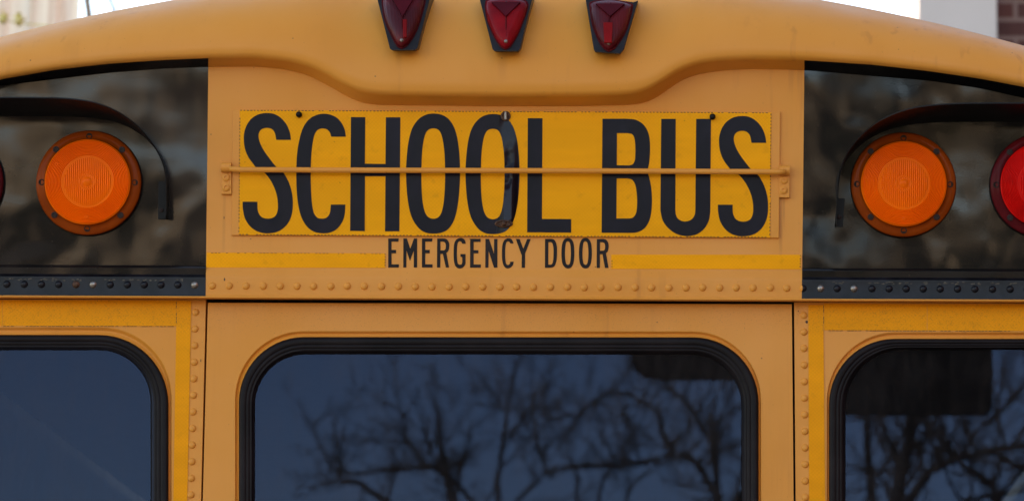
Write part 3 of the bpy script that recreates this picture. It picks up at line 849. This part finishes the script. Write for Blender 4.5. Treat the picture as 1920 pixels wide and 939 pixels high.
Oi = [(610,153),(640,160),(660,182),(675,228),(687,310),(692,400),(693,500),(690,590),(682,680),(668,742),(648,776),(612,789),(577,779),(556,753),(542,712),(531,640),(526,540),(526,440),(530,330),(540,245),(555,190),(577,162)]
L_ = [(487,82,c),(590,83,c),(586,790,c),(792,791,c),(792,886,c),(482,884,c)]
Bo = [(36,86,c),(210,86,c),(265,92),(310,115),(345,155),(365,210),(371,280),(369,350),(362,410),(350,452,c),(365,500),(378,560),(384,640),(382,720),(370,790),(345,840),(312,870),(270,886),(225,888,c),(30,887,c)]
Bh = [(138,187,c),(215,187,c),(245,195),(260,220),(267,270),(267,350),(262,385),(247,407),(225,414,c),(137,413,c)]
Bl = [(136,505,c),(215,505,c),(245,515),(265,545),(275,590),(280,650),(278,720),(268,760),(247,782),(220,787,c),(134,787,c)]
U_ = [(450,87,c),(552,87,c),(549,730,c),(555,768),(575,795),(605,807),(635,806),(665,792),(685,763),(690,725,c),(696,87,c),(800,87,c),(795,740,c),(785,800),(755,855),(710,893),(660,908),(608,909),(553,893),(500,855),(460,800),(444,730,c)]
LO = .0058
M_letterb = black_letter('letter_vinyl_buckled', buckle=True)
def lt(loops, lab): letter(loops, M_letterb if lab.startswith('second O') else M_letter, plate, LO, label=lab)
lt([loop(S_, 440, 200, SB)], 'first S of SCHOOL'); lt([loop(C_, 440, 200, SB)], 'C of SCHOOL'); lt([loop(H_, 650, 200, SB)], 'H of SCHOOL')
lt([loop(Oo, 650, 200, SB), loop(Oi, 650, 200, SB)], 'first O of SCHOOL')
lt([loop(Oo, 650, 200, SB, 111.5, .9), loop(Oi, 650, 200, SB, 111.5, .9)], 'second O of SCHOOL')
lt([loop(L_, 860, 200, SB)], 'L of SCHOOL')
lt([loop(Bo, 1120, 200, SB), loop(Bh, 1120, 200, SB), loop(Bl, 1120, 200, SB)], 'B of BUS')
lt([loop(U_, 1120, 200, SB)], 'U of BUS'); lt([loop(S_, 440, 200, SB, 891.1, 5.6)], 'S of BUS')

E1 = [(107,93),(370,93),(365,172),(190,172),(190,380),(303,380),(303,465),(190,465),(190,742),(375,742),(372,822),(105,822)]
M1 = [(487,93),(575,93),(660,350),(755,93),(833,93),(833,822),(750,822),(748,400),(652,655),(565,400),(562,822),(484,822)]
R1 = [(1338,93,c),(1480,93,c),(1560,105),(1610,150),(1640,220),(1642,290),(1630,370),(1600,430),(1568,455,c),(1638,822,c),(1555,822,c),(1480,482,c),(1418,482,c),(1415,822,c),(1332,822,c)]
R1h = [(1420,172,c),(1480,172,c),(1520,185),(1545,220),(1555,275),(1550,340),(1535,375),(1500,392,c),(1420,392,c)]
Gg = [(298,215,c),(285,150),(250,100),(205,78),(165,76),(110,90),(60,130),(25,200),(12,300),(8,430),(10,560),(20,660),(45,740),(85,785),(130,805),(170,806),(220,790),(265,745),(290,690),(293,640,c),(293,462,c),(170,462,c),(170,525,c),(215,540,c),(215,640,c),(208,690),(190,712),(155,718),(125,710),(105,680),(92,600),(85,500),(86,380),(92,270),(105,200),(130,165),(160,158),(190,170),(212,215,c)]
E3 = [(405,97),(655,97),(655,172),(487,172),(487,370),(600,370),(600,445),(487,445),(487,712),(662,712),(660,788),(400,788)]
N1 = [(770,100),(858,100),(975,455),(978,100),(1057,100),(1057,788),(975,788),(848,390),(843,788),(767,788)]
C2 = [(1445,208,c),(1425,150),(1390,105),(1345,85),(1300,85),(1240,115),(1200,170),(1175,260),(1167,380),(1168,520),(1178,640),(1205,730),(1245,785),(1300,806),(1350,798),(1400,765),(1435,710),(1447,645,c),(1365,645,c),(1355,690),(1335,715),(1305,722),(1275,705),(1255,650),(1245,540),(1243,430),(1247,310),(1260,220),(1285,170),(1315,160),(1345,172),(1370,208,c)]
Y1 = [(1500,102),(1590,102),(1680,335),(1770,102),(1858,102),(1722,450),(1720,792),(1638,792),(1642,500)]
D1 = [(152,100,c),(300,98,c),(350,110),(395,150),(425,220),(440,310),(440,450),(430,600),(405,700),(370,760),(320,785),(280,790,c),(150,792,c)]
D1h = [(232,178,c),(290,178,c),(320,195),(340,240),(355,320),(357,450),(350,590),(335,670),(310,708),(280,716,c),(232,716,c)]
O1 = [(705,76),(750,85),(800,125),(835,195),(852,300),(857,440),(850,580),(830,690),(800,755),(760,795),(705,806),(650,795),(605,755),(570,690),(552,580),(546,440),(552,300),(572,195),(605,125),(655,85)]
O1h = [(700,158),(730,170),(752,210),(768,310),(774,440),(768,570),(755,660),(735,705),(705,720),(670,705),(650,660),(635,560),(631,440),(638,310),(650,210),(670,170)]
R2 = [(1395,103,c),(1550,100,c),(1610,115),(1655,165),(1678,230),(1680,300),(1670,360),(1650,410),(1615,438,c),(1678,795,c),(1590,795,c),(1532,465,c),(1470,465,c),(1470,795,c),(1392,795,c)]
R2h = [(1472,180,c),(1530,180,c),(1570,195),(1592,240),(1595,290),(1588,345),(1565,375),(1530,382,c),(1472,382,c)]
cc = lambda L: [(x, y, 1) for x, y in L]
sh = lambda L, d: [(p[0]+d, *p[1:]) for p in L]
A = (720, 440, 13.414); Bq = (850, 440, 12.8); D = (1010, 440, 12.8)
for ls, o_, lab in (([cc(E1)], A, 'first E of EMERGENCY'), ([cc(M1)], A, 'M of EMERGENCY'), ([cc(sh(E1, 848))], A, 'second E of EMERGENCY'), ([R1, R1h], A, 'R of EMERGENCY'),
               ([Gg], Bq, 'G of EMERGENCY'), ([cc(E3)], Bq, 'third E of EMERGENCY'), ([cc(N1)], Bq, 'N of EMERGENCY'), ([C2], Bq, 'C of EMERGENCY'), ([cc(Y1)], Bq, 'Y of EMERGENCY'),
               ([D1, D1h], D, 'D of DOOR'), ([O1, O1h], D, 'first O of DOOR'), ([sh(O1, 420), sh(O1h, 420)], D, 'second O of DOOR'), ([R2, R2h], D, 'R of DOOR')):
    letter([loop(L, *o_) for L in ls], M_letter2, header_panel, .0007, .0005, lab)

# ---- rod across the sign and its two brackets
rod = obj('sign_rod', tube([H(430, 316.3, .020), H(455, 318.3, .020), H(700, 319.3, .019), H(960, 320.1, .020), H(1240, 321.1, .019), H(1460, 322.3, .020), H(1472, 322.3, .020)], .0048, 14), M_yel, BUS, True)
def disc_stack(bm, c0, n, prof, seg=20):
    u = n.orthogonal().normalized(); v = n.cross(u); rings = []
    for r, h in prof: rings.append([bm.verts.new(c0+n*h+(u*math.cos(2*math.pi*k/seg)+v*math.sin(2*math.pi*k/seg))*r) for k in range(seg)])
    for a, b in zip(rings[:-1], rings[1:]):
        for k in range(seg): bm.faces.new((a[k], a[(k+1)%seg], b[(k+1)%seg], b[k]))
    bm.faces.new(rings[-1])
    return bm
def bracket(x0, x1, yt, yb, riv, ro):
    bm = bev(prism([H(x, y, .0075) for x, y in [(x0, yt+12),(x1, yt+12),(x1, yb),(x0, yb)]], nH, .0075), .0008)
    br = obj('rod_bracket', bm, M_yel, BUS)
    tb = obj('barrel', tube([H(x0, yt+9.5, .0105), H(x0+1, yt+9.5, .0105), H(x1, yt+9.5, .0105)], .0088, 18), M_yel, br, True)
    autosmooth(tb, 40)
    for x, y in riv:
        o = obj('rivet', disc_stack(bmesh.new(), H(x, y, .0074), nH, [(.0072,0),(.0070,.0014),(.0050,.0026),(.0030,.0030),(.0026,.0018),(.0008,.0016)]), M_yel, br)
bracket(415.5, 434, 304.5, 364, [(424,332.8),(424,351.5)], 0)
bracket(1461, 1480.5, 310, 370.5, [(1470.3,337.8),(1469,356.5)], 0)
# rubber studs, pin and slot on the sign
for x, y in ((561, 215.5), (1336, 219.6)):
    obj('rubber_stud', disc_stack(bmesh.new(), H(x, y, .0052), nH, [(.0052,0),(.0052,.006),(.0042,.0085),(.0022,.0095)]), M_hood, plate, True)
pc = H(948, 218, .0062)
o = obj('latch_pin', disc_stack(bmesh.new(), H(948, 218, .0053), nH, [(.0090,0),(.0085,.003),(.0062,.0036),(.0060,.001)]), M_rust, plate)
obj('pin_head', bev(prism([H(x, y, .0115) for x, y in [(945.5,209),(949.5,209),(950,224),(946,224)]], nH, .008), .0006), M_silver, plate, False, 'worn metal pin at the top of the sign')
bm = bmesh.new(); seg = 22
def oval(cx, cy, a, b, off): return [H(cx+a*math.cos(2*math.pi*k/seg), cy+b*math.sin(2*math.pi*k/seg), off) for k in range(seg)]
grid([oval(944.5,419.5,17.5,7.5,.0055), oval(944.5,419.3,16.5,6.8,.009), oval(944.5,419.3,14.5,5.2,.0098), oval(944.5,419.5,12.5,4.0,.0065)], closed=True, bm=bm)
bm.faces.new([bm.verts.new(p) for p in oval(944.5,419.5,12.5,4.0,.0065)])
obj('slot_escutcheon', bm, M_rust, plate, False, 'rusty oval slot at the foot of the second O')
obj('slot_bar', disc_stack(bmesh.new(), H(945, 419, .0066), nH, [(.0042,0),(.004,.003),(.002,.0042)]), M_rust, plate, True)

# ---- round warning lamps
def lamp(cx, cy, face, flange, center, label):
    base = bmesh.new(); c0 = H(cx, cy, 0)
    u = Vector((1,0,0)); v = u.cross(nH).normalized(); 
    if v.z < 0: v = -v
    seg = 72
    def lathe(bm, prof, cap=True):
        rings = [[bm.verts.new(c0+nH*h+(u*math.cos(2*math.pi*k/seg)+v*math.sin(2*math.pi*k/seg))*r) for k in range(seg)] for r, h in prof]
        for a, b in zip(rings[:-1], rings[1:]):
            for k in range(seg): bm.faces.new((a[k], a[(k+1)%seg], b[(k+1)%seg], b[k]))
        if cap: bm.faces.new(rings[-1])
        return bm
    R = .0915
    o = obj('warning_lamp', lathe(bmesh.new(), [(R+.001,-.001),(R+.001,.006),(R-.001,.009)], False), M_hood, BUS, True, label)
    f = obj('flange', lathe(bmesh.new(), [(R,.008),(R,.0115),(R-.002,.0140),(R-.009,.0150),(R-.0145,.0155),(.0760,.0180),(.0748,.0215)], False), flange, o, True)
    prof = [(.0748,.0214),(.0735,.0228)]
    r = .0730
    while r > .0455:                                    # moulded rings
        prof += [(r, .0232+(.073-r)*.06), (r-.0009, .0247+(.073-r)*.06), (r-.0018, .0232+(.073-r)*.06)]; r -= .0025
    prof += [(.0450,.0250),(.0435,.0250)]
    l = obj('lens', lathe(bmesh.new(), prof, True), face, o, False)
    # fluted centre: little pillow blocks
    bm = bmesh.new(); st = .0034
    for i in range(-13, 13):
        for j in (0,):
            x0_, x1_ = i*st, (i+1)*st; xm = max(abs(x0_), abs(x1_))
            if xm > .0415: continue
            z1_ = math.sqrt(.0425**2-xm**2); z0_ = -z1_
            def pt(a_, b_, h): return c0+u*(x0_+(x1_-x0_)*a_)+v*(z0_+(z1_-z0_)*b_)+nH*(.0250+h)
            rws = [[pt(a_, b_, (.0014*(1-(2*a_-1)**2)+.0002)*(1-(2*b_-1)**12)) for a_ in (0,.2,.4,.6,.8,1)] for b_ in (0,.05,.25,.5,.75,.95,1)]
            grid(rws, bm=bm)
    obj('fluted_center', bm, center, l, True)
    obj('bulb_dome', lathe(bmesh.new(), [(.0150,.0248),(.0145,.0262),(.0120,.0266),(.0115,.0258),(.0080,.0262),(.0075,.0270),(.002,.0273)], True), center, l, True)
    for k in range(8):
        a = math.pi/4*k; p = c0+u*math.cos(a)*.0812+v*math.sin(a)*.0812
        deep = k % 2 == 0
        obj('screw', disc_stack(bmesh.new(), p, nH, [(.0056,.0152),(.0054,.0166),(.0034,.0168),(.0030,.0156),(.0012,.0156)] if not deep else [(.0054,.0153),(.0052,.0163),(.0040,.0163),(.0036,.0150)]), M_screw if not deep else M_gap, o)
    bm = bmesh.new()
    for a in (150, 30, 270):
        a = math.radians(a); disc_stack(bm, c0+u*math.cos(a)*.0615+v*math.sin(a)*.0615, nH, [(.0034,.0235),(.0032,.0252),(.0024,.0254),(.0020,.0246),(.0006,.0246)], 14)
    obj('lens_nib', bm, face, l)
    return o
lamp(168.3, 344, M_amb, M_ambd, M_ambc, 'amber lamp left of the sign')
lamp(1693.4, 347.5, M_amb, M_ambd, M_ambc, 'amber lamp right of the sign')
lamp(-90, 344, M_red, M_redd, M_redd, 'red lamp at the left edge of the photo')
lamp(1954, 349, M_red, M_redd, M_red, 'red lamp at the right edge of the photo')

# ---- lamp hoods
def hood(path, label, tab, side):
    """path: (px, py, depth mm) along the line where the visor meets the panel"""
    sp = smooth_path(path, 7)
    th = .0022
    a, b, rim, a2, b2 = [], [], [], [], []
    for i, q in enumerate(sp):
        p = H(q[0], q[1], .0); d = q[2]/1000
        nx = sp[min(i+1, len(sp)-1)]; pv = sp[max(i-1, 0)]
        tx, tz = nx[0]-pv[0], -(nx[1]-pv[1]); l_ = math.hypot(tx, tz) or 1
        on = Vector((-tz/l_, 0, tx/l_))*side               # outward across the sheet
        a.append(p); b.append(p+Vector((0,-d,0))); a2.append(p-on*th); b2.append(p+Vector((0,-d,0))-on*th)
    bm = grid([a, [x.lerp(y, .5) for x, y in zip(a, b)], b, b2, [x.lerp(y, .5) for x, y in zip(a2, b2)], a2])
    o = obj('lamp_hood', bm, M_hood, BUS, True, label); autosmooth(o, 40)
    for qd, sx, sy in tab:
        t_ = obj('mounting_tab', bev(prism([H(x, y, .0028) for x, y in qd], nH, .0028), .0006), M_hood, o)
        obj('screw', disc_stack(bmesh.new(), H(sx, sy, .0028), nH, [(.0040,0),(.0038,.0015),(.0022,.002),(.0018,.001)]), M_screw, o)
    return o
lp = [(314,412,30),(315,372,32),(315,338,37),(312,318,46),(303,297,60),(290,278,78),(272,259,94),(249,243,108),(225,232,120),(194,224,130),(150,219.5,136),(100,218.5,138),(40,218.3,138),(-90,218.3,138),(-240,219,136),(-330,228,128),(-376,246,115)]
hood(lp, 'curved black hood over the left lamps', [([(297,340),(312,340),(312,411),(296,411)], 302.5, 394)], 1)
rp = [(1567,425,30),(1570,388,32),(1572,352,38),(1577,325,52),(1588,300,64),(1606,279,78),(1632,259,96),(1662,245,110),(1695,236,122),(1729,231.5,130),(1780,229,136),(1840,228.6,138),(1920,228.8,138),(2060,229.5,138),(2160,233,130),(2210,248,118)]
hood(rp, 'curved black hood over the right lamps', [([(1571,372),(1584,372),(1580.5,425),(1569,425)], 1574, 407)], -1)

# ---- three red marker lamps on the cap
M_facet = lens_mat('marker_facet', (.085, .006, .012), (.055, .005, .009), .3)
M_strip = lens_mat('marker_strip_red', (.26, .007, .008), (.16, .005, .006), .3)
def marker(hous, lens_pts, screw, label, mat, lean, yaw, sc0, top, glow=None):
    cx = sum(p[0] for p in hous)/len(hous)
    i = min(range(len(cols)), key=lambda k: abs(cols[k]-cx)); col = capcols[i]
    bp = min(col, key=lambda q: abs(proj_py(q)-95))            # cap surface at the lamp's foot
    n = Vector((yaw, -math.cos(lean), math.sin(lean))).normalized()
    p0 = bp + Vector((0, -.030, 0))
    F = lambda x, y, off=0: onp(x, y, n, p0, off)
    m = obj('marker_lamp', bev(prism([F(x, y) for x, y in hous], Vector((.02*(cx-950)/200, -1, -.21)).normalized(), .10), .0012, 2), M_mkh, BUS, False, label)
    # raised rim of the housing
    lp_ = smooth_path([(a, b) for a, b in lens_pts], 5)
    if True:
        cxl = sum(p[0] for p in lens_pts)/len(lens_pts); cyl = 35
        def lo(s_, off): return [F(cxl+(x-cxl)*s_, cyl+(y-cyl)*s_, off) for x, y in lp_]
        rim = grid([lo(1.05, -.001), lo(1.04, .0016), lo(1.0, .0016), lo(.985, .0008)], closed=True)
        obj('rim', rim, M_redd, m, True)
        rows = []
        for s_, h in ((1.0,.0005),(.97,.0045),(.90,.0085),(.78,.0120),(.6,.0150),(.4,.0170),(.2,.0178),(.04,.018)):
            rows.append([F(cxl+(x-cxl)*s_, cyl+(y-cyl)*s_, h) for x, y in lp_])
        bm = grid(rows, closed=True); bm.faces.new([v_ for v_ in bm.verts][-len(lp_):])
        l = obj('lens', bm, mat, m, True)
        # moulded centre rib and the sloping upper facet
        rb = bmesh.new()
        sx, sy = screw
        tube([F(sx+.5, sy-10, .014), F(sx+.2, 40, .0190), F(cxl, 22, .0195), F(cxl, top+2, .0150)], .0012, 6, rb)
        obj('center_rib', rb, M_redd, l, True)
        fc = bmesh.new(); apx = (cxl, 30)
        A_, B_, D_ = F(cxl-27, top+3, .0165), F(cxl+27, top+3, .0165), F(cxl, 30, .0245)
        vs_ = [fc.verts.new(p) for p in (A_, B_, D_, A_-n*.012, B_-n*.012, D_-n*.012)]
        for f_ in ((0,1,2),(1,4,5,2),(0,2,5,3),(0,3,4,1)): fc.faces.new([vs_[i] for i in f_])
        obj('upper_facet', fc, M_facet, l)
        if glow:
            gx, gw, g0, g1 = glow
            obj('bright_streak', bev(prism([F(gx-gw, g0, .0200), F(gx+gw, g0, .0200), F(gx+gw*.8, g1, .0168), F(gx-gw*.8, g1, .0168)], n, .004), .001), M_strip, l)  # bright streak in the lens, painted in as a lighter red strip
    if screw:
        obj('screw', disc_stack(bmesh.new(), F(screw[0], screw[1], .0095), n, [(.0036,0),(.0034,.003),(.0020,.0046),(.0008,.0048)], 16), M_silver, m, True)
marker([(706,-6),(807,-6),(782.8,91),(777,94.8),(735,94.8),(731,92)],
       [(753.5,90),(745,85.5),(737,72.6),(725,47),(719,23.4),(717.5,0),(719,-12),(755,-20),(793,-12),(796.5,0),(792,23),(783.7,50),(774,70),(762.6,85),(753.5,90)][:-1], (753.6,77), 'red marker lamp, leftmost of the three', M_mark, .30, 0, 0, -18, (759, 4.2, 36, 70))
marker([(898.5,-4),(998.5,-4),(975.5,92),(971.5,96.8),(927,96.6),(923.5,93)],
       [(948,92),(938.6,86),(927,69),(915,41),(911,20),(911,8),(916,1),(948,-3),(981,1),(989,9),(987.5,20),(981,39),(970,65.6),(957,86.7)], (948.5,79), 'brighter red marker lamp in the middle', M_mark_bright, .30, 0, 0, 1)
marker([(1097.5,-3),(1145,-2),(1188,6),(1196.5,1),(1170,92),(1163,101.2),(1116.5,98),(1113.5,94)],
       [(1141.5,95.5),(1131.5,89),(1121,72.6),(1111.6,47),(1107.5,17.6),(1110,5),(1145.6,.6),(1181,8),(1184.5,17.6),(1177,47),(1168,68),(1152.6,89.6)], (1141.5,82.5), 'red marker lamp, rightmost, tilted in its housing', M_mark, .30, 0, 0, 4, (1140, 9, 42, 80))

# ---- rest of the body (out of frame but it stands there)
xL, xR = capcols[0][0].x, capcols[-1][0].x
zL = W(0, PB).z
side = bmesh.new()
for o_c, sgn in ((capcols[0], 1), (capcols[-1], -1)):
    xx = o_c[0].x
    pts = [(xx, .012, .55)] + [(xx, q.y, q.z) for q in [H(cols[0] if sgn > 0 else cols[-1], 560, 0)]+o_c]
    pts += [(xx, BUSL, o_c[-1].z), (xx, BUSL, .55)]
    b_ = bmesh.new(); poly([Vector(p) for p in pts], b_)
    obj('side_wall', b_, M_yel, BUS, False, 'left side wall' if sgn > 0 else 'right side wall')
bm = poly([(xL,.023,.55),(xR,.023,.55),(xR,.023,zL+.002),(xL,.023,zL+.002)]); obj('lower_rear_wall', bm, M_yel, BUS)
bm = poly([(xL,BUSL,.55),(xR,BUSL,.55),(xR,BUSL,3.0),(xL,BUSL,3.0)]); obj('front_wall', bm, M_yel, BUS)
bm = box((xL-.02,-.12,.55),(xR+.02,.01,.80)); obj('bumper', bev(bm, .02), M_hood, BUS)
bm = poly([(xL+.02,.05,.9),(xR-.02,.05,.9),(xR-.02,BUSL-.05,.9),(xL+.02,BUSL-.05,.9)]); obj('floor', bm, M_int, BUS)
bm = poly([(xL+.02,.07,2.75),(xR-.02,.07,2.75),(xR-.02,BUSL-.05,2.75),(xL+.02,BUSL-.05,2.75)]); obj('ceiling_liner', bm, M_int, BUS)
bm = bmesh.new()
bm = poly([(xL+.02,.07,2.60),(xR-.02,.07,2.60),(xR-.02,.07,2.75),(xL+.02,.07,2.75)]); obj('inner_header', bm, M_int, BUS)
for xx in (xL+.15, xR-.15):
    for yy in (1.9, 6.8):
        b_ = bmesh.new(); bmesh.ops.create_cone(b_, cap_ends=True, segments=36, radius1=.48, radius2=.48, depth=.28, matrix=Matrix.Translation((xx, yy, .48)) @ Matrix.Rotation(math.pi/2, 4, 'Y'))
        obj('wheel', bev(b_, .03), M_rubber, BUS)
